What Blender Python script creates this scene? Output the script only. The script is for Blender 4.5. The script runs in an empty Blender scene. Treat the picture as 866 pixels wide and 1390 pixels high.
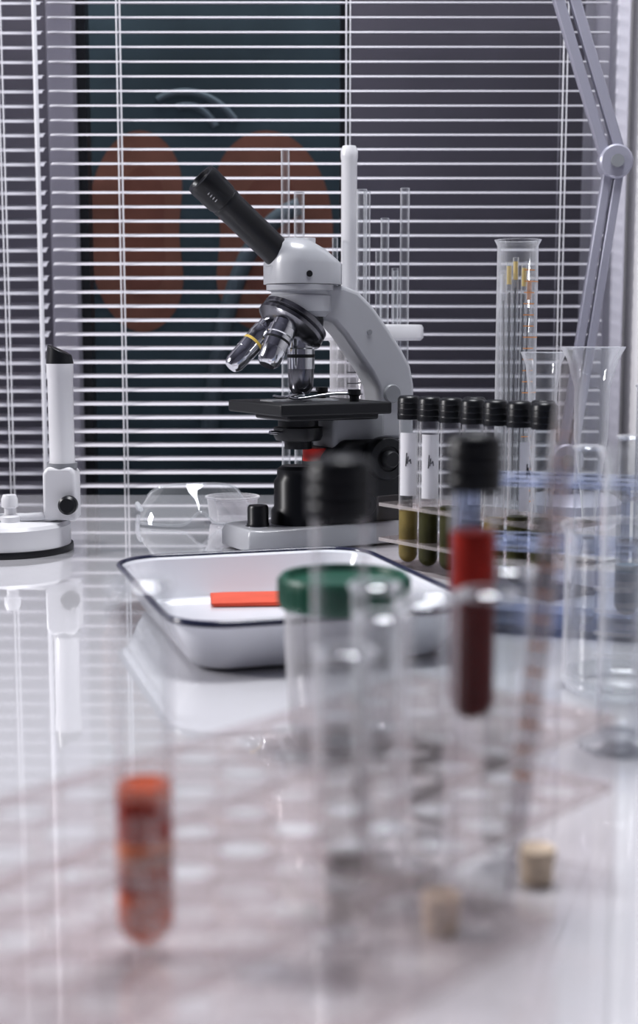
import bpy, bmesh, math
from math import sin, cos, pi, radians
from mathutils import Vector, Matrix
T = 0.75          # table-top height (m)
S = bpy.context.scene
S.view_settings.view_transform = 'Standard'
try: S.view_settings.look = 'Medium High Contrast'
except Exception: pass

# ------------------------------------------------------------ materials
def mat_new(name):
    m = bpy.data.materials.new(name); m.use_nodes = True
    m.node_tree.nodes.clear()
    return m, m.node_tree.nodes, m.node_tree.links

def pbr(name, col, rough=0.5, metal=0.0, coat=0.0, var=0.0, vscale=30, emit=None, spec=0.5, trans=0.0):
    m, n, l = mat_new(name)
    o = n.new('ShaderNodeOutputMaterial'); b = n.new('ShaderNodeBsdfPrincipled')
    l.new(b.outputs[0], o.inputs[0])
    b.inputs['Base Color'].default_value = (*col, 1)
    b.inputs['Roughness'].default_value = rough
    b.inputs['Metallic'].default_value = metal
    b.inputs['Coat Weight'].default_value = coat
    b.inputs['Coat Roughness'].default_value = 0.03
    b.inputs['Specular IOR Level'].default_value = spec
    if trans: b.inputs['Transmission Weight'].default_value = trans
    if emit:
        b.inputs['Emission Color'].default_value = (*col, 1); b.inputs['Emission Strength'].default_value = emit
    if var > 0:
        tc = n.new('ShaderNodeTexCoord'); no = n.new('ShaderNodeTexNoise')
        no.inputs['Scale'].default_value = vscale; no.inputs['Detail'].default_value = 4
        r = n.new('ShaderNodeValToRGB')
        r.color_ramp.elements[0].position = .3; r.color_ramp.elements[1].position = .7
        r.color_ramp.elements[0].color = (*[c*(1-var) for c in col], 1)
        r.color_ramp.elements[1].color = (*[min(1, c*(1+var)) for c in col], 1)
        l.new(tc.outputs['Object'], no.inputs['Vector']); l.new(no.outputs[0], r.inputs[0]); l.new(r.outputs[0], b.inputs['Base Color'])
    return m

def glassy(name, tint=(.97, .98, .98), dark=(.50, .52, .57), edge=(.85, .87, .9), base=0.03, edge_amt=0.75, power=2.5, rough=.03, diff=0.3, dpow=3.0):
    """thin clear glass / acrylic: transparent, absorbing more and reflecting more at grazing angles"""
    m, n, l = mat_new(name)
    o = n.new('ShaderNodeOutputMaterial')
    tr = n.new('ShaderNodeBsdfTransparent')
    gl = n.new('ShaderNodeBsdfGlossy'); gl.inputs[0].default_value = (*edge, 1); gl.inputs['Roughness'].default_value = rough
    df = n.new('ShaderNodeBsdfDiffuse'); df.inputs[0].default_value = (*edge, 1)
    mx0 = n.new('ShaderNodeMixShader'); mx0.inputs[0].default_value = diff
    l.new(gl.outputs[0], mx0.inputs[1]); l.new(df.outputs[0], mx0.inputs[2])
    lw = n.new('ShaderNodeLayerWeight'); lw.inputs[0].default_value = .5
    pw = n.new('ShaderNodeMath'); pw.operation = 'POWER'; pw.inputs[1].default_value = power
    pd = n.new('ShaderNodeMath'); pd.operation = 'POWER'; pd.inputs[1].default_value = dpow
    cm = n.new('ShaderNodeMix'); cm.data_type = 'RGBA'
    cm.inputs[6].default_value = (*tint, 1); cm.inputs[7].default_value = (*dark, 1)
    mu = n.new('ShaderNodeMath'); mu.operation = 'MULTIPLY_ADD'; mu.inputs[1].default_value = edge_amt; mu.inputs[2].default_value = base
    mx = n.new('ShaderNodeMixShader')
    l.new(lw.outputs['Facing'], pd.inputs[0]); l.new(pd.outputs[0], cm.inputs[0]); l.new(cm.outputs[2], tr.inputs[0])
    l.new(lw.outputs['Facing'], pw.inputs[0]); l.new(pw.outputs[0], mu.inputs[0]); l.new(mu.outputs[0], mx.inputs[0])
    l.new(tr.outputs[0], mx.inputs[1]); l.new(mx0.outputs[0], mx.inputs[2]); l.new(mx.outputs[0], o.inputs[0])
    return m

M = {}
M['table'] = pbr('table_white_laminate', (.66, .655, .69), .05, coat=1.0, var=.015, vscale=6)
M['wall'] = pbr('wall_paint', (.78, .77, .79), .7, var=.02, vscale=8)
M['walld'] = pbr('wall_paint_darkened', (.20, .20, .25), .8, var=.03, vscale=8)  # unseen room surfaces, darkened to cut bounced fill light
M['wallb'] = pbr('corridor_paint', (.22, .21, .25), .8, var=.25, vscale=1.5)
M['floor'] = pbr('floor_vinyl', (.22, .23, .25), .4, var=.1, vscale=12)
M['slat'] = pbr('slat_aluminium_white', (.72, .71, .77), .35)
M['cord'] = pbr('cord_white', (.74, .74, .78), .8)
M['frame'] = pbr('window_frame_white', (.64, .63, .70), .4)
M['dframe'] = pbr('window_frame_dark', (.04, .045, .05), .4)
M['teal'] = pbr('poster_teal', (.075, .118, .138), .6, var=.35, vscale=4)
M['organ'] = pbr('poster_orange', (.32, .150, .105), .6, var=.25, vscale=9)
M['organ2'] = pbr('poster_dark_orange', (.28, .12, .085), .6, var=.25, vscale=9)
M['sw'] = pbr('poster_pale_blue', (.16, .21, .24), .6)
M['scope'] = pbr('microscope_enamel', (.46, .47, .50), .30, coat=.25)
M['grey'] = pbr('grey_enamel', (.28, .29, .31), .4)
M['black'] = pbr('black_plastic', (.010, .011, .014), .35)
M['blackm'] = pbr('black_matte', (.013, .014, .017), .5)
M['chrome'] = pbr('chrome', (.72, .73, .76), .15, metal=1)
M['dchrome'] = pbr('dark_chrome', (.22, .22, .24), .22, metal=1)
M['white'] = pbr('white_plastic', (.74, .74, .77), .3)
M['enamel'] = pbr('white_enamel', (.73, .74, .79), .12, coat=.5)
M['navy'] = pbr('navy_enamel', (.012, .016, .05), .2, coat=.5)
M['card'] = pbr('red_paper', (.62, .095, .05), .7, var=.08, vscale=40)
M['red'] = pbr('red_plastic', (.75, .03, .02), .35)
M['green'] = pbr('green_plastic', (.004, .085, .050), .4)
M['blood'] = pbr('blood', (.15, .010, .008), .5, spec=.2)
M['bloodr'] = pbr('blood_film', (.36, .022, .012), .5, var=.35, vscale=90, spec=.2)
M['orange'] = pbr('orange_liquid', (.80, .13, .025), .5, var=.2, vscale=50, spec=.2)
M['redor'] = pbr('red_orange_liquid', (.42, .030, .008), .5, var=.25, vscale=60, spec=.2)
M['pinky'] = pbr('pink_residue', (.80, .27, .14), .5, var=.2, vscale=60, spec=.2)
M['olive'] = pbr('olive_liquid', (.060, .058, .018), .4, var=.3, vscale=50, spec=.2)
M['amber'] = pbr('amber_liquid', (.26, .20, .07), .4, var=.3, vscale=50, spec=.2)
M['cyan'] = pbr('blue_liquid', (.26, .46, .60), .3)
M['label'] = pbr('paper_label', (.82, .82, .85), .7)
M['ink'] = pbr('ink', (.05, .05, .06), .7)
M['yellow'] = pbr('yellow_band', (.85, .62, .15), .5)
M['orangeband'] = pbr('orange_band', (.75, .32, .10), .5)
M['cork'] = pbr('cork', (.76, .64, .50), .8, var=.2, vscale=200)
M['lamp'] = pbr('lamp_arm_paint', (.42, .42, .50), .35, metal=.2)
M['glassf'] = glassy('filled_tube_glass', base=.012, edge_amt=.5, power=5, dark=(.6, .6, .63), edge=(.92, .92, .94), dpow=5)
M['glass'] = glassy('clear_glass', base=.030, edge_amt=.95, power=1.9, dark=(.50, .50, .55), edge=(.95, .95, .97), diff=.5)
M['glasst'] = glassy('thick_glass', edge_amt=.85, power=1.2, base=.08, edge=(.92, .93, .96), dark=(.50, .51, .57), dpow=2, diff=.55)
M['acryl'] = glassy('acrylic_clear', tint=(.970, .952, .950), dark=(.90, .87, .87), edge=(.95, .91, .91), base=.02, edge_amt=.10, power=2.2, diff=.5)
M['acryle'] = glassy('acrylic_cut_edge', tint=(.91, .87, .87), dark=(.82, .76, .76), edge=(.95, .90, .90), base=.16, edge_amt=.25, power=2.0, diff=.85)
M['acrylb'] = glassy('acrylic_blue', tint=(.85, .88, .95), dark=(.55, .58, .70), edge=(.62, .66, .80), base=.12, edge_amt=.35, power=2.0, diff=.6)
M['plast'] = glassy('clear_plastic', base=.12, edge_amt=.6, power=2, diff=.6)
M['frost'] = glassy('frosted_plastic', tint=(.90, .89, .90), edge=(.85, .84, .86), base=.28, edge_amt=.5, power=2, diff=.8)

# ------------------------------------------------------------ mesh helpers
def finish(ob, mat, parent=None, loc=None, rot=None, smooth=True, bevel=0, seg=3):
    S.collection.objects.link(ob)
    if mat: ob.data.materials.append(mat)
    if parent: ob.parent = parent
    if loc is not None: ob.location = loc
    if rot is not None: ob.rotation_euler = rot
    if smooth:
        for p in ob.data.polygons: p.use_smooth = True
        ob.data.set_sharp_from_angle(angle=radians(38))
    if bevel:
        b = ob.modifiers.new('bevel', 'BEVEL'); b.width = bevel; b.segments = seg; b.limit_method = 'ANGLE'; b.angle_limit = radians(35)
    return ob

def mesh_from(name, verts, faces):
    me = bpy.data.meshes.new(name); me.from_pydata([tuple(v) for v in verts], [], faces)
    bm = bmesh.new(); bm.from_mesh(me)
    bmesh.ops.remove_doubles(bm, verts=bm.verts, dist=1e-6)
    bmesh.ops.recalc_face_normals(bm, faces=bm.faces)
    bm.to_mesh(me); bm.free()
    return bpy.data.objects.new(name, me)

def empty(name, x, y, z=T, rz=0):
    e = bpy.data.objects.new(name, None); S.collection.objects.link(e)
    e.location = (x, y, z); e.rotation_euler = (0, 0, rz); e.empty_display_size = .02
    return e

def lathe_geo(prof, seg=32, closed=False):
    v, f = [], []
    n = len(prof)
    for r, z in prof:
        for k in range(seg):
            a = 2*pi*k/seg
            v.append((r*cos(a), r*sin(a), z))
    rng = n if closed else n-1
    for i in range(rng):
        j = (i+1) % n
        for k in range(seg):
            k2 = (k+1) % seg
            f.append((i*seg+k, i*seg+k2, j*seg+k2, j*seg+k))
    return v, f

def lathe(name, prof, mat, parent=None, loc=(0, 0, 0), rot=None, seg=32, closed=False):
    v, f = lathe_geo(prof, seg, closed)
    me = bpy.data.meshes.new(name); me.from_pydata(v, [], f)
    bm = bmesh.new(); bm.from_mesh(me)
    bmesh.ops.remove_doubles(bm, verts=bm.verts, dist=1e-6)
    bmesh.ops.dissolve_degenerate(bm, edges=bm.edges, dist=1e-7)
    bmesh.ops.recalc_face_normals(bm, faces=bm.faces)
    bm.to_mesh(me); bm.free()
    return finish(bpy.data.objects.new(name, me), mat, parent, loc, rot)

def lathe_axis(name, prof, mat, parent, a, b, seg=32):
    """profile z measured from point a along a->b"""
    a = Vector(a); b = Vector(b); d = (b-a).normalized()
    ob = lathe(name, prof, mat, parent, a, None, seg)
    ob.rotation_mode = 'QUATERNION'; ob.rotation_quaternion = Vector((0, 0, 1)).rotation_difference(d)
    return ob

def rod(name, a, b, r, mat, parent=None, seg=16, r2=None):
    a = Vector(a); b = Vector(b); L = (b-a).length
    if r2 is None: r2 = r
    return lathe_axis(name, [(0, 0), (r, 0), (r2, L), (0, L)], mat, parent, a, b, seg)

def box(name, lo, hi, mat, parent=None, bevel=0, rot=None):
    (x0, y0, z0), (x1, y1, z1) = lo, hi
    c = Vector(((x0+x1)/2, (y0+y1)/2, (z0+z1)/2)); hx, hy, hz = (x1-x0)/2, (y1-y0)/2, (z1-z0)/2
    v = [(sx*hx, sy*hy, sz*hz) for sx in (-1, 1) for sy in (-1, 1) for sz in (-1, 1)]
    f = [(0, 1, 3, 2), (4, 6, 7, 5), (0, 4, 5, 1), (2, 3, 7, 6), (0, 2, 6, 4), (1, 5, 7, 3)]
    return finish(mesh_from(name, v, f), mat, parent, c, rot, smooth=bool(bevel), bevel=bevel)

def poly_xz(name, pts, y0, y1, mat, parent=None, bevel=0, seg=3):
    n = len(pts)
    v = [(x, y0, z) for x, z in pts]+[(x, y1, z) for x, z in pts]
    f = [tuple(range(n)), tuple(range(2*n-1, n-1, -1))]
    for i in range(n):
        j = (i+1) % n; f.append((i, j, n+j, n+i))
    return finish(mesh_from(name, v, f), mat, parent, bevel=bevel, seg=seg)

def path(name, pts, r, mat, parent=None, cyclic=False, loc=(0, 0, 0), smooth=False):
    cu = bpy.data.curves.new(name, 'CURVE'); cu.dimensions = '3D'; cu.bevel_depth = r; cu.bevel_resolution = 4; cu.use_fill_caps = True
    sp = cu.splines.new('NURBS' if smooth else 'POLY'); sp.points.add(len(pts)-1)
    for i, p in enumerate(pts): sp.points[i].co = (*p, 1)
    sp.use_cyclic_u = cyclic
    if smooth: sp.use_endpoint_u = True; sp.order_u = 4
    ob = bpy.data.objects.new(name, cu)
    S.collection.objects.link(ob); cu.materials.append(mat)
    if parent: ob.parent = parent
    ob.location = loc
    return ob

def plate(name, lo, hi, z, th, holes, r, mat, parent, emat=None):
    """flat plate with real round holes, thickness th above z"""
    cu = bpy.data.curves.new(name+'_c', 'CURVE'); cu.dimensions = '2D'; cu.fill_mode = 'BOTH'; cu.extrude = th/2
    sp = cu.splines.new('POLY'); sp.points.add(3)
    for i, (x, y) in enumerate([(lo[0], lo[1]), (hi[0], lo[1]), (hi[0], hi[1]), (lo[0], hi[1])]): sp.points[i].co = (x, y, 0, 1)
    sp.use_cyclic_u = True
    for hx, hy in holes:
        sp = cu.splines.new('POLY'); sp.points.add(23)
        for k in range(24):
            a = -2*pi*k/24; sp.points[k].co = (hx+r*cos(a), hy+r*sin(a), 0, 1)
        sp.use_cyclic_u = True
    tmp = bpy.data.objects.new(name+'_t', cu); S.collection.objects.link(tmp)
    dg = bpy.context.evaluated_depsgraph_get(); dg.update()
    me = bpy.data.meshes.new_from_object(tmp.evaluated_get(dg))
    bpy.data.objects.remove(tmp)
    ob = bpy.data.objects.new(name, me)
    me.materials.clear()
    finish(ob, mat, parent, (0, 0, z+th/2), smooth=False)
    if emat:
        me.materials.append(emat)
        for p in me.polygons:
            p.material_index = 1 if abs(p.normal.z) < .5 else 0
    return ob

def tube_prof(r, L):
    """round-bottomed test tube wall"""
    p = []
    for k in range(8):
        a = pi/2*k/7
        p.append((r*sin(a), r-r*cos(a)))
    p += [(r, L*.5), (r, L-.003)]
    return p

def fill_prof(r, z0, z1, rnd=True):
    p = []
    if rnd:
        for k in range(7):
            a = pi/2*k/6
            p.append((r*sin(a), z0+r-r*cos(a)))
    else: p += [(0, z0), (r, z0)]
    p += [(r, z1), (0, z1)]
    return p

def test_tube(name, x, y, z, L, r=.0085, cap=None, fills=(), label=False, glass='glass', rz=0, caph=.021):
    e = empty(name, x, y, T+z, rz)
    if fills and glass == 'glass':
        zc = fills[-1][1]
        pr = tube_prof(r, L)
        lo = [q for q in pr if q[1] < zc and q[1] < L*.45]+[(r, zc)]
        lathe('glass_wall_lower', lo, M['glassf'], e)
        lathe('glass_wall', [(r, zc)]+[q for q in pr if q[1] > zc and q[1] > r*1.1], M[glass], e)
    else:
        lathe('glass_wall', tube_prof(r, L), M[glass], e)
    if not cap:
        lathe('lip', [(r, L-.003), (r+.0012, L-.0018), (r+.0013, L-.0006), (r+.0004, L), (r-.0009, L-.0004), (r-.0011, L-.002), (r-.0004, L-.003)], M['glasst'], e)
    for i, (z0, z1, mt) in enumerate(fills):
        lathe('contents_%d' % i, fill_prof(r-.0003, z0, z1, z0 < r), M[mt], e, seg=24)
    if cap:
        R = r+.0016; c0 = L-caph+.004; c1 = L+.003
        pr = [(0, c0), (R, c0), (R, c1-.003), (R-.0012, c1-.0008), (R-.003, c1), (0, c1)]
        lathe('screw_cap', pr, M[cap], e, seg=32)
        for k in range(3):
            lathe('cap_ridge_%d' % k, [(R-.0002, c0+.003+k*.005), (R+.0003, c0+.0042+k*.005), (R-.0002, c0+.0054+k*.005)], M[cap], e)
    if label:
        v, f = [], []
        n = 12
        for k in range(n+1):
            a = radians(-150+110*k/n)
            for zz in (L*.42, L*.80): v.append(((r+.0004)*cos(a), (r+.0004)*sin(a), zz))
        for k in range(n): f.append((2*k, 2*k+2, 2*k+3, 2*k+1))
        finish(mesh_from('label', v, f), M['label'], e)
        for q in range(4):
            a = radians(-110+8*q)
            rod('ink_%d' % q, ((r+.0007)*cos(a), (r+.0007)*sin(a), L*.60+.002*q), ((r+.0007)*cos(a+.08), (r+.0007)*sin(a+.08), L*.68-.003*q), .0004, M['ink'], e, seg=6)
    return e

# ------------------------------------------------------------ room
box('floor', (-2.2, -1.8, -.05), (2.2, 2.3, 0), M['floor'])
box('ceiling', (-2.2, -1.8, 2.7), (2.2, 2.3, 2.75), M['walld'])
box('wall_left', (-2.25, -1.8, 0), (-2.2, 2.3, 2.7), M['walld'])
box('wall_right', (2.2, -1.8, 0), (2.25, 2.3, 2.7), M['wall'])
box('wall_front', (-2.25, -1.85, 0), (2.25, -1.8, 2.7), M['walld'])
wb = empty('wall_back', 0, 1.78, 0)
WX0, WX1, WZ0, WZ1 = -1.3, .385, T-.15, T+1.25
box('below', (-2.2, 0, 0), (2.2, .1, WZ0), M['wall'], wb)
box('above', (-2.2, 0, WZ1), (2.2, .1, 2.7), M['wall'], wb)
box('left_part', (-2.2, 0, WZ0), (WX0, .1, WZ1), M['wall'], wb)
box('right_part', (WX1, 0, WZ0), (2.2, .1, WZ1), M['wall'], wb)
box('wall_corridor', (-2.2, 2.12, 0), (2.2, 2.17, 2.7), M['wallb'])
box('trim_2', (-2.2, 2.095, 0), (2.2, 2.12, T-.3), M['dframe'])
w = empty('window_1', 0, 1.79, 0)
for nm, lo, hi in [('jamb_left', WX0, WX0+.05), ('jamb_right', WX1-.03, WX1), ('mullion_white', -.352, -.318)]:
    box(nm, (lo, -.02, WZ0), (hi, .05, WZ1), M['frame'], w, bevel=.003)
box('mullion_dark', (.028, 0, WZ0), (.040, .05, WZ1), M['dframe'], w)
box('sash_left', (-.318, .01, WZ0), (-.306, .04, WZ1), M['dframe'], w)
box('rail_bottom', (WX0, -.02, WZ0), (WX1, .05, WZ0+.05), M['frame'], w)
box('rail_top', (WX0, -.02, WZ1-.05), (WX1, .05, WZ1), M['frame'], w)
tr = empty('trim_1', 0, 1.76, 0)
box('casing_board', (.375, -.03, WZ0), (.392, .02, WZ1), M['frame'], tr, bevel=.003)
box('casing_outer', (.405, -.05, WZ0), (.50, .02, WZ1), M['wall'], tr, bevel=.006)

# anatomy poster behind the window (kidneys print)
po = empty('anatomy_poster', 0, 2.12, 0)
pz = T
box('sheet', (-.36, -.004, pz-.3), (.04, 0, pz+.80), M['teal'], po)
def blob(name, cx, cz, rx, rz, side, mat, y, dent=.30, tilt=0):
    v = []
    for k in range(48):
        a = 2*pi*k/48
        aa = ((a+pi) % (2*pi))-pi if side > 0 else (a-pi)
        s = 1-dent*math.exp(-(aa/.55)**2)
        X = cos(a)*rx*s; Z = sin(a)*rz
        v.append((cx+X*cos(tilt)-Z*sin(tilt), y, pz+cz+X*sin(tilt)+Z*cos(tilt)))
    finish(mesh_from(name, v, [tuple(range(48))]), mat, po, smooth=False)
blob('print_kidney_left', -.278, .36, .085, .155, 1, M['organ'], -.005)
blob('print_kidney_left_core', -.275, .36, .045, .10, 1, M['organ2'], -.006)
blob('print_kidney_right', -.082, .36, .104, .155, -1, M['organ'], -.005)
blob('print_kidney_right_core', -.075, .35, .055, .10, -1, M['organ2'], -.006)
for i, (xs, zs) in enumerate([((-.25, -.21, -.16, -.13), (.56, .585, .57, .53)), ((-.22, -.18, -.16), (.55, .56, .52))]):
    path('print_vessel_%d' % i, [(x, -.004, pz+z) for x, z in zip(xs, zs)], .006, M['sw'], po, smooth=True)
path('print_ureter', [(-.03, -.004, pz+.40), (-.11, -.004, pz+.37), (-.15, -.004, pz+.28), (-.175, -.004, pz+.05)], .014, M['sw'], po, smooth=True)

# venetian blinds
def blind(name, x0, x1, y, cords, pitch=.0178, tilt=radians(9), zb=-.12, ztop=1.18, sag=0.0):
    e = empty(name, 0, y, T)
    n = int((ztop-zb)/pitch); W = .0225
    v, f = [], []
    for i in range(n):
        z = zb+i*pitch
        base = len(v); m = 6
        for xx in (x0, x1):
            zz = z+(sag*(xx-x0))
            for k in range(m+1):
                t = k/m-.5
                yy = t*W; hh = .0020*(1-(2*t)**2)
                v.append((xx, yy*cos(tilt)-hh*sin(tilt), zz+yy*sin(tilt)+hh*cos(tilt)))
        for k in range(m): f.append((base+k, base+k+1, base+m+1+k+1, base+m+1+k))
    ob = finish(mesh_from('slats', v, f), M['slat'], e)
    so = ob.modifiers.new('t', 'SOLIDIFY'); so.thickness = .0006
    box('head_rail', (x0, -.02, ztop), (x1, .02, ztop+.03), M['slat'], e, bevel=.003)
    box('bottom_rail', (x0, -.012, zb-.02), (x1, .012, zb-.008), M['slat'], e, bevel=.003)
    for i, cx in enumerate(cords):
        for yy in (-.0125, .0125):
            rod('ladder_cord_%d' % i, (cx, yy, zb-.01), (cx, yy, ztop), .0009, M['cord'], e, seg=6)
        box('lift_tape_%d' % i, (cx+.004, -.0137, zb), (cx+.0055, -.0131, ztop), M['cord'], e)
    return e
b1 = blind('venetian_blind', -.338, .362, 1.725, (-.252, .034, .305), tilt=radians(10))
b2 = blind('venetian_blind', -1.22, -.347, 1.725, (-.40, -.75, -1.1), tilt=radians(20))
rod('tilt_wand', (-.352, -.022, -.02), (-.352, -.022, 1.15), .003, M['cord'], b2, seg=8)

# table
tb = empty('laboratory_table', 0, 0, 0)
box('top', (-1.25, -.55, T-.035), (1.15, 1.655, T), M['table'], tb, bevel=.004)
for i, (x, y) in enumerate([(-1.18, -.48), (1.08, -.48), (-1.18, 1.58), (1.08, 1.58)]):
    box('leg_%d' % i, (x-.025, y-.025, 0), (x+.025, y+.025, T-.035), M['grey'], tb, bevel=.003)
box('apron_back', (-1.15, 1.57, T-.11), (1.05, 1.60, T-.035), M['grey'], tb)

# ------------------------------------------------------------ microscope
ms = empty('microscope', 0, 1.25, T, radians(28))
# foot
pf = [(-.088, -.030), (-.075, -.038), (.080, -.038), (.092, -.028), (.092, .028), (.080, .038), (-.075, .038), (-.088, .030)]
v = [(x, y, .002) for x, y in pf]+[(x, y, .016) for x, y in pf]+[(x*.97, y*.93, .022) for x, y in pf]
f = [tuple(range(8)), tuple(range(23, 15, -1))]
for i in range(8):
    j = (i+1) % 8; f += [(i, j, 8+j, 8+i), (8+i, 8+j, 16+j, 16+i)]
finish(mesh_from('foot', v, f), M['scope'], ms, bevel=.0015)
for i, (x, y) in enumerate([(-.07, -.025), (-.07, .025), (.07, -.025), (.07, .025)]):
    lathe('rubber_foot_%d' % i, [(0, 0), (.006, 0), (.006, .003), (0, .003)], M['black'], ms, (x, y, 0))
lathe('dimmer_knob', [(0, 0), (.0105, 0), (.0105, .003), (.0098, .004), (.0098, .018), (.0085, .020), (0, .020)], M['black'], ms, (-.066, -.004, .0215))
lathe('dimmer_ring', [(0, 0), (.0118, 0), (.0118, .002), (0, .002)], M['chrome'], ms, (-.066, -.004, .0205))
# pillar
poly_xz('pillar', [(-.005, .020), (.088, .020), (.088, .092), (.070, .100), (.012, .100), (-.005, .085)], -.029, .029, M['blackm'], ms, bevel=.004)
poly_xz('stage_carrier', [(.004, .082), (.060, .082), (.060, .126), (.004, .126)], -.022, .022, M['grey'], ms, bevel=.004)
# illuminator
lathe('illuminator', [(0, .020), (.026, .020), (.026, .034), (.023, .038), (.023, .062), (.020, .066), (.020, .073), (.016, .076), (0, .074)], M['black'], ms, (-.022, 0, 0))
# arm
arm = [(-.008, .241), (.018, .243), (.034, .238), (.050, .224), (.066, .205), (.082, .184), (.092, .168), (.096, .150), (.096, .098), (.056, .098),
       (.058, .130), (.055, .148), (.047, .162), (.034, .178), (.020, .196), (.008, .208), (-.008, .213)]
poly_xz('arm', arm, -.016, .016, M['scope'], ms, bevel=.0045, seg=4)
lathe_axis('arm_screw', [(0, 0), (.0025, 0), (.0025, .0012), (0, .0012)], M['grey'], ms, (.045, -.016, .200), (.045, -.03, .200))
lathe_axis('pivot_boss', [(0, 0), (.009, 0), (.009, .002), (.008, .003), (0, .003)], M['grey'], ms, (.070, -.016, .142), (.070, -.03, .142))
# head
lathe('head_ring', [(0, .214), (.024, .214), (.029, .219), (.029, .233), (.0265, .2345), (.0265, .237), (.031, .238), (.031, .243), (0, .243)], M['scope'], ms, (-.020, 0, 0), seg=48)
hv = []
N = 32
levels = [(.2435, 1.0, 0), (.262, 1.0, 0), (.272, .93, .0), (.280, .72, .004), (.285, .42, .006)]
hf = []
for z, s, sh in levels:
    for k in range(N):
        a = 2*pi*k/N; c, q = cos(a), sin(a)
        ex = .035*s*(abs(c)**.75)*(1 if c > 0 else -1); ey = .031*s*(abs(q)**.75)*(1 if q > 0 else -1)
        zz = z - max(0, (ex))*(.28 if z > .265 else 0) 
        hv.append((-.017+ex-sh, ey, zz))
for i in range(len(levels)-1):
    for k in range(N):
        k2 = (k+1) % N; hf.append((i*N+k, i*N+k2, (i+1)*N+k2, (i+1)*N+k))
hf.append(tuple(range(N))); hf.append(tuple((len(levels)-1)*N+k for k in range(N)))
finish(mesh_from('prism_head', hv, hf), M['scope'], ms)
lathe_axis('head_screw', [(0, 0), (.0028, 0), (.0028, .002), (0, .002)], M['black'], ms, (-.026, -.0295, .252), (-.028, -.06, .252))
lathe('top_thumb_screw', [(0, 0), (.004, 0), (.004, .008), (.006, .009), (.006, .015), (0, .015)], M['white'], ms, (-.004, .012, .272))
# eyepiece
A = Vector((-.034, 0, .264)); B = Vector((-.118, 0, .334)); L = (B-A).length
lathe_axis('eyepiece_socket', [(0, -.012), (.021, -.012), (.021, .006), (.0165, .011), (0, .011)], M['scope'], ms, A, B)
lathe_axis('eyepiece_tube', [(0, .006), (.0138, .006), (.0138, L-.034), (.0142, L-.033), (.0142, L-.030), (.0138, L-.029), (.0150, L-.026), (.0156, L-.004), (.0145, L), (.0110, L), (.0095, L-.003), (0, L-.004)], M['black'], ms, A, B, seg=48)
d = (B-A).normalized(); side = Vector((0, -1, 0)); upv = d.cross(side)
for i in range(4):
    c = A+d*(L-.020+.003*i)+(side*.80+upv*-.60)*.0156
    rod('eyepiece_mark_%d' % i, c-upv*.0015, c+upv*.0015, .0004, M['white'], ms, seg=6)
# nosepiece
na = Vector((-.022, 0, .216)); nb = Vector((-.042, -.002, .190))
lathe_axis('nosepiece', [(0, -.004), (.022, -.004), (.026, .001), (.0325, .004), (.0325, .008), (.030, .010), (.033, .0115), (.033, .015), (.024, .0215), (0, .023)], M['dchrome'], ms, na, nb, seg=48)
lathe('nosepiece_mount', [(0, .200), (.019, .200), (.021, .216), (0, .216)], M['black'], ms, (-.018, 0, 0))
def objective(name, a, b, s=1.0, m2='dchrome'):
    a = Vector(a); b = Vector(b); L = (b-a).length
    r = .0118*s
    lathe_axis(name+'_barrel', [(0, 0), (r*.95, 0), (r*.95, L*.12), (r*1.08, L*.14), (r*1.08, L*.30), (r, L*.32), (r, L*.62), (0, L*.62)], M['chrome'], ms, a, b)
    lathe_axis(name+'_band', [(r*.9, L*.40), (r*1.01, L*.40), (r*1.01, L*.45), (r*.9, L*.45)], M['yellow' if s < .9 else 'black'], ms, a, b)
    lathe_axis(name+'_nose', [(0, L*.62), (r*.96, L*.62), (r*.90, L*.9), (r*.72, L*.97), (r*.6, L), (0, L)], M[m2], ms, a, b)
objective('objective_main', (-.019, 0, .204), (-.019, 0, .143), 1.08)
objective('objective_side', (-.042, -.014, .208), (-.064, -.020, .170), 1.0, 'chrome')
objective('objective_front', (-.046, .012, .206), (-.086, .010, .168), .85, 'chrome')
# stage
poly_xz('stage', [(-.068, .1255), (.046, .1255), (.046, .1365), (-.068, .1365)], -.057, .057, M['blackm'], ms, bevel=.0018)
box('stage_under_plate', (-.050, -.035, .1195), (.045, .035, .126), M['black'], ms, bevel=.002)
box('glass_slide', (-.055, -.012, .1366), (.015, .013, .1378), M['glasst'], ms)
lathe('stage_aperture', [(0, .1366), (.012, .1366), (.012, .1369), (0, .1369)], M['dchrome'], ms, (-.021, 0, 0))
for i, yy in enumerate((-.032, .032)):
    lathe('clip_post_%d' % i, [(0, 0), (.0045, 0), (.0045, .005), (.006, .006), (.006, .011), (0, .011)], M['black'], ms, (.020, yy, .1365))
    path('clip_%d' % i, [(.020, yy, .1435), (.0, yy*.85, .1445), (-.02, yy*.6, .140), (-.034, yy*.5, .1385), (-.04, yy*.5, .141)], .0014, M['chrome'], ms, smooth=True)
# condenser
lathe('condenser', [(0, .092), (.013, .092), (.013, .099), (.021, .100), (.023, .104), (.023, .112), (.019, .113), (.019, .120), (0, .120)], M['black'], ms, (-.022, 0, 0))
lathe('red_cap_standin', [(0, 0), (.012, 0), (.012, .012), (0, .012)], M['red'], ms, (-.004, .0, .080))  # stands in for a red tube cap behind the microscope
rod('condenser_lever', (-.022, 0, .107), (-.058, -.014, .109), .0018, M['chrome'], ms)
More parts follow.
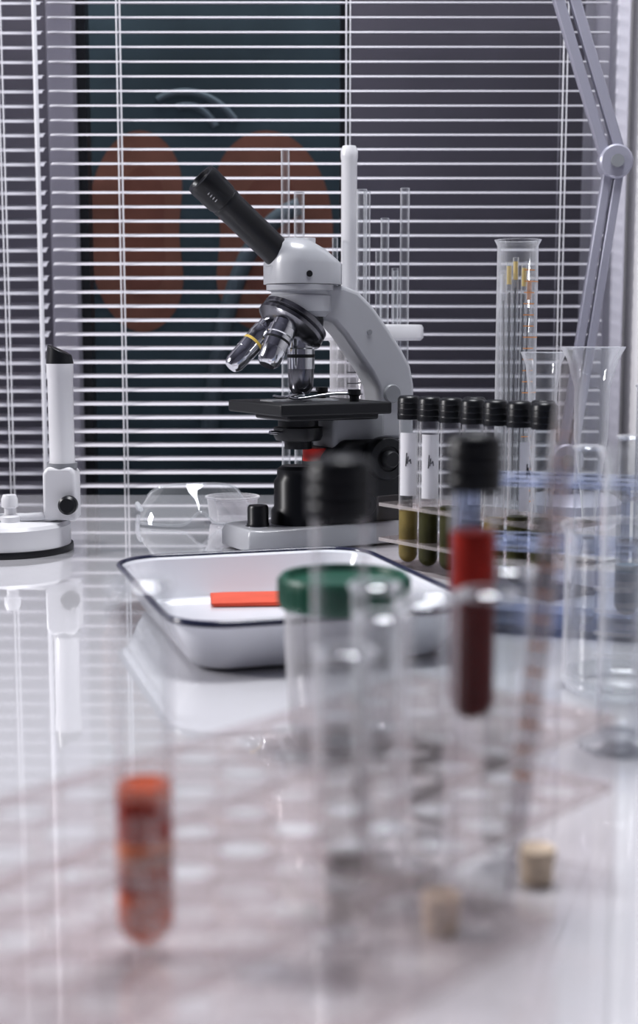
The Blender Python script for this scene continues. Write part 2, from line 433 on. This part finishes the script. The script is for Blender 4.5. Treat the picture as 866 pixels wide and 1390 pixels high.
# focus knobs both sides
for sgn, nm in ((-1, 'near'), (1, 'far')):
    a = (.048, sgn*.027, .083); b = (.048, sgn*.06, .083)
    lathe_axis('coarse_focus_'+nm, [(0, 0), (.010, 0), (.010, .006), (.0195, .007), (.0205, .009), (.0205, .019), (.0190, .021), (.012, .0215), (.0115, .0200), (0, .0200)], M['black'], ms, a, b, seg=40)
    lathe_axis('fine_focus_'+nm, [(0, .018), (.008, .018), (.008, .027), (.0065, .029), (0, .029)], M['blackm'], ms, a, b)
    a = (.030, sgn*.027, .040); b = (.030, sgn*.06, .040)
    lathe_axis('tension_knob_'+nm, [(0, 0), (.0115, 0), (.0115, .010), (.010, .012), (.005, .012), (.004, .010), (0, .010)], M['black'], ms, a, b)

# ------------------------------------------------------------ enamel tray
ty = empty('enamel_tray', -.025, .876, T, radians(17))
def rrect(w, h, r, z, n=8):
    out = []
    for cx, cy, a0 in ((w/2-r, h/2-r, 0), (-w/2+r, h/2-r, pi/2), (-w/2+r, -h/2+r, pi), (w/2-r, -h/2+r, 3*pi/2)):
        for k in range(n+1):
            a = a0+pi/2*k/n; out.append((cx+r*cos(a), cy+r*sin(a), z))
    return out
rings = [rrect(.150, .205, .020, .001), rrect(.160, .215, .024, .003), rrect(.168, .223, .027, .010), rrect(.182, .238, .032, .029), rrect(.190, .246, .035, .031), rrect(.190, .246, .035, .033),
         rrect(.181, .237, .032, .031), rrect(.164, .220, .026, .011), rrect(.155, .210, .022, .0045), rrect(.146, .200, .018, .0035)]
v = [p for r in rings for p in r]; n = len(rings[0]); f = []
for i in range(len(rings)-1):
    for k in range(n):
        k2 = (k+1) % n; f.append((i*n+k, i*n+k2, (i+1)*n+k2, (i+1)*n+k))
f.append(tuple(range(n))); f.append(tuple((len(rings)-1)*n+k for k in range(n)))
finish(mesh_from('pan', v, f), M['enamel'], ty)
path('rolled_rim', rrect(.191, .247, .0355, .0325), .0021, M['navy'], ty, cyclic=True)
cd = empty('red_card', -.043, .955, T+.0042, radians(4))
box('sheet', (-.034, -.024, 0), (.034, .024, .0012), M['card'], cd)
box('folded_flap', (-.036, -.022, .0012), (.033, .021, .0022), M['card'], cd, rot=(0, 0, radians(2)))

# ------------------------------------------------------------ specimen jar with green lid
jr = empty('specimen_jar', .012, .625)
lathe('body', [(0, .001), (.024, .001), (.0265, .004), (.0285, .05), (.0285, .066), (.027, .068), (.027, .074)], M['frost'], jr, seg=48)
lathe('lid', [(.026, .070), (.0265, .067), (.0310, .067), (.0315, .069), (.0315, .080), (.030, .082), (.0275, .082), (.0265, .079), (0, .079)], M['green'], jr, seg=48)
for k in range(36):
    a = 2*pi*k/36
    rod('lid_rib_%d' % k, (.0313*cos(a), .0313*sin(a), .069), (.0313*cos(a), .0313*sin(a), .080), .0007, M['green'], jr, seg=6)

# ------------------------------------------------------------ acrylic racks
def rack(name, x, y, rz, L, W, shelves, nu, nv, hr, mat, u0=.014, v0=.012, pu=.0225, pv=.022, H=None, skip=(), th=.003, base=False):
    """L along local -x from origin (x=0 end), W along local +y"""
    e = empty(name, x, y, T, rz)
    holes = [(-u0-pu*i, v0+pv*j) for i in range(nu) for j in range(nv)]
    for si, z in enumerate(shelves):
        hs = [h for q, h in enumerate(holes) if not (si == 0 and (q//nv, q % nv) in skip)]
        plate('shelf_%d' % si, (-L, 0), (0, W), z, th, hs, hr, mat, e, M['acryle'])
    H = H or max(shelves)+th
    box('end_panel_1', (0, 0, 0), (th, W, H), mat, e)
    box('end_panel_2', (-L-th, 0, 0), (-L, W, H), mat, e)
    return e
RA = radians(48)
rack('test_tube_rack', .105, .46, RA, .285, .091, (.057, .032), 12, 4, .0094, M['acryl'], u0=.017, skip=((1, 1),))
def RP(i, j):
    u = -.017-.0225*i; vv = .012+.022*j
    return (.105+cos(RA)*u-sin(RA)*vv, .46+sin(RA)*u+cos(RA)*vv)
# nearer rack
ox, oy = .105+cos(RA)*(-.158)+sin(RA)*.073, .46+sin(RA)*(-.158)-cos(RA)*.073
rack('test_tube_rack', ox, oy, RA, .20, .068, (.057,), 8, 3, .0085, M['acryl'], u0=.016, v0=.012)

x, y = RP(1, 1); test_tube('blood_tube', x, y, .0595, .099, .0080, cap='black', fills=[(.002, .048, 'blood'), (.048, .068, 'bloodr')])
x, y = RP(3, 2); test_tube('capped_tube', x, y, .004, .148, .0092, cap='black')
x, y = RP(6, 3); test_tube('stained_tube', x, y, .003, .117, .0090, fills=[(.001, .019, 'orange'), (.019, .027, 'redor'), (.027, .036, 'pinky'), (.036, .049, 'redor'), (.049, .053, 'orange')])
for (i, j, top) in [(2, 2, .099), (2, 1, .109), (2, 0, .113), (1, 2, .100), (4, 1, .098), (0, 1, .112), (1, 3, .104)]:
    x, y = RP(i, j); test_tube('test_tube', x, y, .003, top-.003, .0086, glass='glassf' if (i, j) == (2, 0) else 'glass')
# graduated pipette leaning in the rack
pp = empty('glass_pipette', *RP(1, 0))
lathe_axis('tube', [(0.0012, 0), (.0015, .01), (.0038, .03), (.0038, .17), (.0030, .185)], M['frost'], pp, (-.004, -.0, .003), (.016, .010, .19))
for k in range(14):
    c0 = Vector((-.004, 0, .003)).lerp(Vector((.016, .010, .19)), .22+.048*k); c1 = Vector((-.004, 0, .003)).lerp(Vector((.016, .010, .19)), .2212+.048*k)
    rod('graduation_%d' % k, c0, c1, .0039, M['orangeband'], pp, seg=12)
# corks lying under the rack
for (x, y) in ((.078, .455), (.040, .415)):
    c = empty('cork_stopper', x, y, T, radians(30))
    lathe('cork', [(0, 0), (.0052, 0), (.0056, .001), (.0068, .012), (.0064, .013), (0, .013)], M['cork'], c, (0, 0, 0))

# ------------------------------------------------------------ black-capped culture tubes + rack near microscope
d2 = math.atan2(-.0205, .0155)
e = empty('test_tube_rack', .076, 1.12, T, d2)
hol = [(.0257*i, .026*j) for i in range(7) for j in range(2)]
for si, z in enumerate((.052, .022)):
    plate('shelf_%d' % si, (-.020, -.016), (.176, .042), z, .003, hol, .0092, M['acryl'], e, M['acryle'])
plate('base_plate', (-.020, -.016), (.176, .042), 0, .003, [], .01, M['acryl'], e, M['acryle'])
box('end_panel_1', (-.023, -.016, 0), (-.020, .042, .060), M['acryl'], e)
box('end_panel_2', (.176, -.016, 0), (.179, .042, .060), M['acryl'], e)
for i in range(7):
    x = .076+.0155*i; y = 1.12-.0205*i
    test_tube('culture_tube', x, y, .0035, .140, .0082, cap='black', fills=[(.001, .046+.004*(i % 3), 'amber' if i in (0, 4) else 'olive')], label=(i in (0, 1, 3, 5)), rz=.2*i)
for i in (2, 5):
    x = .076+.0257*i*cos(d2)-.026*sin(d2); y = 1.12+.0257*i*sin(d2)+.026*cos(d2)
    test_tube('culture_tube', x, y, .0035, .140, .0082, cap='black', fills=[(.001, .05, 'olive')])

# clear rack of empty tubes at the far right
e = empty('test_tube_rack', .240, 1.015, T, radians(-6))
hol = [(.013+.0225*i, .015) for i in range(6)]
for si, z in enumerate((.070, .030)):
    plate('shelf_%d' % si, (0, 0), (.14, .030), z, .003, hol, .0092, M['acrylb'], e, M['acryle'])
box('end_panel_1', (-.003, 0, 0), (0, .030, .080), M['acrylb'], e)
box('end_panel_2', (.14, 0, 0), (.143, .030, .080), M['acrylb'], e)
for i in range(6):
    a = radians(-6); ux, uy = .013+.0225*i, .015
    test_tube('test_tube', .240+cos(a)*ux-sin(a)*uy, 1.015+sin(a)*ux+cos(a)*uy, .003, .156+.004*(i % 2), .0085, glass='glasst')

# ------------------------------------------------------------ blue rack on the right
bk = empty('blue_tube_rack', .214, .868, T, radians(-20))
hol = [(-.104+.0232*i, -.018+.036*j) for i in range(10) for j in range(2)]
for si, z in enumerate((.098, .055)):
    plate('shelf_%d' % si, (-.118, -.036), (.118, .036), z, .003, hol, .0092, M['acrylb'], bk)
box('base_plate', (-.118, -.036, 0), (.118, .036, .006), M['acrylb'], bk)
box('end_panel_1', (-.121, -.036, 0), (-.118, .036, .107), M['acrylb'], bk)
box('end_panel_2', (.118, -.036, 0), (.121, .036, .107), M['acrylb'], bk)
box('front_panel', (-.118, -.039, .006), (.118, -.036, .045), M['acrylb'], bk)
def BP(i, j):
    u = -.104+.0232*i; vv = -.018+.036*j; a = radians(-20)
    return (.214+cos(a)*u-sin(a)*vv, .868+sin(a)*u+cos(a)*vv)
for (i, j, top, fl) in [(5, 0, .135, None), (6, 1, .150, 'cyan'), (7, 0, .140, 'cyan'), (7, 1, .152, None), (8, 1, .150, 'cyan'), (8, 0, .148, None), (4, 1, .13, 'cyan'), (3, 0, .125, None), (9, 1, .15, None), (9, 0, .145, 'cyan'), (6, 0, .146, None)]:
    x, y = BP(i, j); test_tube('test_tube', x, y, .0065, top-.007, .0085, fills=[(.001, .035, fl)] if fl else [])

# glass beaker in front of the blue rack
bkr = empty('glass_beaker', .168, .722)
lathe('wall', [(0, .001), (.028, .001), (.031, .004), (.032, .010), (.032, .086), (.0335, .090), (.035, .092), (.0335, .0915)], M['glass'], bkr, seg=48)
lathe('base_ring', [(.024, .0005), (.030, .0005), (.0322, .005), (.0315, .009), (.028, .004), (.024, .002)], M['glasst'], bkr, seg=48)
for k in range(5):
    v, f = [], []
    for q in range(7):
        a = radians(-130+6*q)
        v += [(.0322*cos(a), .0322*sin(a), .025+.012*k), (.0322*cos(a), .0322*sin(a), .0258+.012*k)]
    for q in range(6): f.append((2*q, 2*q+2, 2*q+3, 2*q+1))
    finish(mesh_from('graduation_%d' % k, v, f), M['label'], bkr)

# tall measuring cylinder at right
mc = empty('measuring_cylinder', .143, .615)
lathe('foot', [(0, 0), (.019, 0), (.019, .003), (.011, .007), (.0, .007)], M['glasst'], mc)
lathe('wall', [(.0105, .006), (.0105, .138), (.0125, .142), (.0135, .144)], M['glasst'], mc)
for k in range(10):
    v, f = [], []
    for q in range(7):
        a = radians(-120+8*q)
        v += [(.0107*cos(a), .0107*sin(a), .03+.01*k), (.0107*cos(a), .0107*sin(a), .0306+.01*k)]
    for q in range(6): f.append((2*q, 2*q+2, 2*q+3, 2*q+1))
    finish(mesh_from('graduation_%d' % k, v, f), M['label'], mc)

# conical glasses / funnels
def funnel(name, x, y, top, R, stem=.007):
    e = empty(name, x, y)
    lathe('foot', [(0, 0), (.026, 0), (.026, .003), (.008, .006), (0, .006)], M['glasst'], e, seg=40)
    lathe('bowl', [(stem, .006), (stem*.8, .03), (stem, .05), (stem*2.1, top*.58), (stem*2.2, top-.035), (R*.8, top-.012), (R, top-.002), (R+.001, top), (R-.001, top-.001)], M['glasst'], e, seg=40)
    return e
funnel('conical_glass', .238, 1.16, .187, .027)
funnel('conical_glass', .205, 1.22, .182, .020, .006)
funnel('conical_glass', .300, 1.10, .176, .024)

# graduated cylinder with pipettes
gc = empty('graduated_cylinder', .199, 1.35)
lathe('foot', [(0, 0), (.034, 0), (.034, .004), (.022, .010), (0, .010)], M['glasst'], gc, seg=40)
lathe('wall', [(.0205, .009), (.0205, .286), (.0225, .290), (.0235, .292), (.0215, .2915)], M['glasst'], gc, seg=40)
for k in range(22):
    v, f = [], []
    n2 = 9 if k % 5 == 0 else 5
    for q in range(n2):
        a = radians(-80+9*q)
        v += [(.0208*cos(a), .0208*sin(a), .03+.011*k), (.0208*cos(a), .0208*sin(a), .0309+.011*k)]
    for q in range(n2-1): f.append((2*q, 2*q+2, 2*q+3, 2*q+1))
    finish(mesh_from('graduation_%d' % k, v, f), M['orangeband'], gc)
for k, (px, py, tz, bc) in enumerate([(-.009, -.004, .270, 'yellow'), (-.001, .006, .275, 'yellow'), (.006, -.006, .268, 'yellow'), (.013, .003, .255, 'orangeband'), (-.014, .004, .262, 'white')]):
    rod('pipette_%d' % k, (px*.6, py, .012), (px, py, tz), .0030, M['glasst'], gc, seg=14)
    rod('band_%d' % k, (px*.97, py, tz-.022), (px, py, tz-.004), .0024, M[bc], gc, seg=14)
    rod('bore_%d' % k, (px*.6, py, .03), (px*.93, py, tz-.03), .0009, M['dchrome'], gc, seg=8)

# ------------------------------------------------------------ pipette stand behind the microscope
ps = empty('pipette_stand', .057, 1.45)
lathe('base_disc', [(0, 0), (.058, 0), (.058, .008), (.054, .012), (0, .012)], M['white'], ps, seg=56)
lathe('pole', [(0, .012), (.008, .012), (.008, .21), (0, .21)], M['white'], ps)
lathe('upper_disc', [(0, .192), (.053, .192), (.056, .195), (.056, .206), (.054, .209), (0, .209)], M['white'], ps, seg=56)
lathe('lower_disc', [(0, .075), (.050, .075), (.050, .082), (0, .082)], M['white'], ps, seg=56)
lathe('handle_rod', [(0, .209), (.0085, .209), (.0085, .380), (.0092, .384), (.0092, .390), (.007, .396), (0, .397)], M['white'], ps, (-.025, -.01, 0))
for k, (x, yy, top, r) in enumerate([(-.093, .0, .393, .0046), (-.078, -.01, .348, .0056), (-.012, -.03, .349, .0055), (-.005, .02, .352, .0038), (.0125, -.025, .320, .0045), (.0255, .01, .27, .0038), (.034, -.015, .352, .0050), (.024, -.03, .265, .003), (.008, .03, .29, .003), (-.040, -.02, .30, .003)]):
    rod('glass_rod_%d' % k, (x, yy, .013 if x > -.05 else .004), (x, yy, top), r, M['glasst'], ps, seg=16)
box('rod_holder', (-.103, -.022, 0), (-.066, .012, .018), M['white'], ps, bevel=.003)
# small graduated tube in front of it
g2 = empty('centrifuge_cylinder', .030, 1.36)
lathe('wall', [(0, .002), (.018, .002), (.019, .006), (.019, .19), (.021, .193)], M['frost'], g2, seg=40)
for k in range(12):
    v, f = [], []
    for q in range(7):
        a = radians(-95+9*q)
        v += [(.0193*cos(a), .0193*sin(a), .05+.011*k), (.0193*cos(a), .0193*sin(a), .0509+.011*k)]
    for q in range(6): f.append((2*q, 2*q+2, 2*q+3, 2*q+1))
    finish(mesh_from('graduation_%d' % k, v, f), M['ink'], g2)

# ------------------------------------------------------------ articulated lamp arm
dl = empty('desk_lamp', .29, 1.5)
lathe('base', [(0, 0), (.055, 0), (.055, .010), (.045, .018), (0, .020)], M['lamp'], dl, seg=48)
rod('post', (-.012, 0, .015), (-.010, 0, .060), .010, M['lamp'], dl)
J = Vector((.036, 0, .387))
def rails(nm, a, b, w=.0085, g=.0105):
    a = Vector(a); b = Vector(b); d = (b-a); L = d.length; d.normalize()
    ang = math.atan2(d.x, d.z)
    for i, s in enumerate((-1, 1)):
        e_ = box(nm+'_rail_%d' % i, (-w/2, -.006, -L/2), (w/2, .006, L/2), M['lamp'], dl, bevel=.002)
        e_.location = (a+b)/2+Vector((cos(ang), 0, -sin(ang)))*g*s*.5*1.2
        e_.rotation_euler = (0, ang, 0)
rails('lower', (-.010, 0, .055), J, .010, .0105)
U = Vector((-.055, 0, .66))
rails('upper', J, U, .0115, .014)
for nm, c in (('elbow', J), ('lower_hinge', Vector((-.010, 0, .058))), ('upper_hinge', U)):
    lathe_axis(nm+'_disc', [(0, 0), (.0165, 0), (.0185, .002), (.0185, .020), (.0165, .022), (0, .022)], M['lamp'], dl, c+Vector((0, -.012, 0)), c+Vector((0, .1, 0)))
    lathe_axis(nm+'_bolt', [(0, 0), (.007, 0), (.007, .004), (0, .004)], M['grey'], dl, c+Vector((0, -.013, 0)), c+Vector((0, -.1, 0)))
lathe_axis('shade', [(.012, 0), (.030, .01), (.034, .05), (.070, .11), (.072, .112), (.068, .110), (.032, .05)], M['lamp'], dl, U+Vector((0, 0, .03)), U+Vector((-.3, -.25, -.15)), seg=48)

# ------------------------------------------------------------ electrode stand on round base (left)
lm = empty('electrode_stand', -.288, 1.215)
lathe('base', [(0, 0), (.058, 0), (.058, .004), (.0575, .005), (.0575, .024), (.055, .027), (.0, .029)], M['white'], lm, seg=64)
lathe('base_rubber_ring', [(.050, 0), (.0595, 0), (.0600, .002), (.0595, .006), (.0575, .006)], M['black'], lm, seg=64)
poly_xz('housing', [(.036, .029), (.066, .029), (.066, .072), (.062, .078), (.040, .078), (.036, .072)], -.014, .014, M['white'], lm, bevel=.003)
lathe('column', [(0, .076), (.0125, .076), (.0125, .080), (.0115, .083), (.0115, .158), (.0122, .160), (.0122, .172), (0, .172)], M['white'], lm, (.052, 0, 0), seg=40)
lathe('socket_ring', [(0, .076), (.0138, .076), (.0138, .081), (0, .081)], M['grey'], lm, (.052, 0, 0), seg=40)
v, f = [], []
for k in range(32):
    a = 2*pi*k/32
    v.append((.0125*cos(a), .0125*sin(a), .171))
for k in range(32):
    a = 2*pi*k/32
    v.append((.0108*cos(a), .0108*sin(a), .184-.45*.0108*cos(a)))
for k in range(32): f.append((k, (k+1) % 32, 32+(k+1) % 32, 32+k))
f += [tuple(range(32)), tuple(range(63, 31, -1))]
ob = finish(mesh_from('black_tip', v, f), M['black'], lm, loc=(.052, 0, 0), bevel=.001)
lathe_axis('clamp_knob', [(0, 0), (.007, 0), (.0085, .002), (.0085, .010), (.0065, .012), (0, .012)], M['black'], lm, (.060, -.013, .044), (.060, -.1, .044))
rod('link_bar', (.010, -.012, .031), (.045, -.008, .033), .004, M['white'], lm)
lathe('thumb_screw', [(0, 0), (.009, 0), (.009, .006), (.005, .008), (.005, .014), (.0075, .015), (.0075, .022), (.006, .026), (0, .026)], M['white'], lm, (.006, -.015, .027))
lathe('recess_ring', [(.020, .0285), (.024, .0305), (.028, .0285)], M['grey'], lm, (-.02, 0, 0), seg=40)

# ------------------------------------------------------------ safety goggles + dish
gg = empty('safety_goggles', -.125, 1.37, T, radians(12))
v, f = [], []
n1, n2 = 32, 10
for i in range(n1+1):
    a = radians(-160+140*i/n1)
    u = i/n1
    for j in range(n2+1):
        t = j/n2
        notch = .014*math.exp(-((u-.5)/.07)**2)*(1-t)
        z = notch+.003+t*(.040-notch)*(1-.35*abs(2*u-1)**3)
        R = .060-.010*t+.004*sin(pi*t)
        v.append((R*cos(a)*1.05, R*sin(a)*.75+.03+t*.022, z))
for i in range(n1):
    for j in range(n2):
        f.append((i*(n2+1)+j, (i+1)*(n2+1)+j, (i+1)*(n2+1)+j+1, i*(n2+1)+j+1))
finish(mesh_from('lens_shield', v, f), M['plast'], gg)
top = [v[i*(n2+1)+n2] for i in range(n1+1)]; bot = [v[i*(n2+1)] for i in range(n1+1)]
path('brow_edge', top, .0013, M['plast'], gg); path('lower_edge', bot, .0013, M['plast'], gg)
for s, q in ((-1, 0), (1, n1)):
    p = v[q*(n2+1)+5]
    path('temple_arm_%d' % q, [p, (p[0]*1.02, p[1]+.04, .020), (p[0]*.98, p[1]+.08, .014), (p[0]*.92, p[1]+.10, .004)], .0024, M['plast'], gg, smooth=True)
ds = empty('plastic_dish', -.092, 1.40)
lathe('cup', [(0, .001), (.023, .001), (.0245, .004), (.027, .026), (.029, .027), (.029, .0285), (.0265, .0285), (.0235, .005), (0, .003)], M['frost'], ds, seg=48)

# ------------------------------------------------------------ lights (ceiling panel, plus added side light and corridor fill)
def arealight(name, loc, size, power, col, rot=(0, 0, 0), sy=None):
    ld = bpy.data.lights.new(name, 'AREA'); ld.energy = power; ld.color = col; ld.size = size
    if sy: ld.shape = 'RECTANGLE'; ld.size_y = sy
    o = bpy.data.objects.new(name, ld); S.collection.objects.link(o); o.location = loc; o.rotation_euler = rot
    return o
arealight('ceiling_light_panel', (.15, 1.0, 2.66), .8, 32, (.97, .98, 1), sy=.6)
arealight('added_side_light', (-1.9, 1.0, 1.75), .4, 26, (1, .98, .98), rot=(0, radians(-72), 0), sy=.4)  # lamp added for shadows and highlights from the left; no window there
arealight('corridor_fill', (0, 1.97, 2.5), 1.2, 10, (.93, .96, 1), sy=.15)  # added fill that brightens the poster and the wall behind the blinds
wd = bpy.data.worlds.new('world'); S.world = wd; wd.use_nodes = True
wd.node_tree.nodes['Background'].inputs[0].default_value = (.6, .65, .75, 1)
wd.node_tree.nodes['Background'].inputs[1].default_value = .3

# ------------------------------------------------------------ camera
cam = bpy.data.cameras.new('camera'); co = bpy.data.objects.new('camera', cam); S.collection.objects.link(co)
co.location = (0, 0, T+.193); co.rotation_euler = (radians(90-7.4), 0, 0)
cam.sensor_fit = 'VERTICAL'; cam.sensor_height = 38.6; cam.sensor_width = 24; cam.lens = 50
cam.clip_start = .02
cam.dof.use_dof = True; cam.dof.focus_distance = 1.22; cam.dof.aperture_fstop = 6.8
S.camera = co
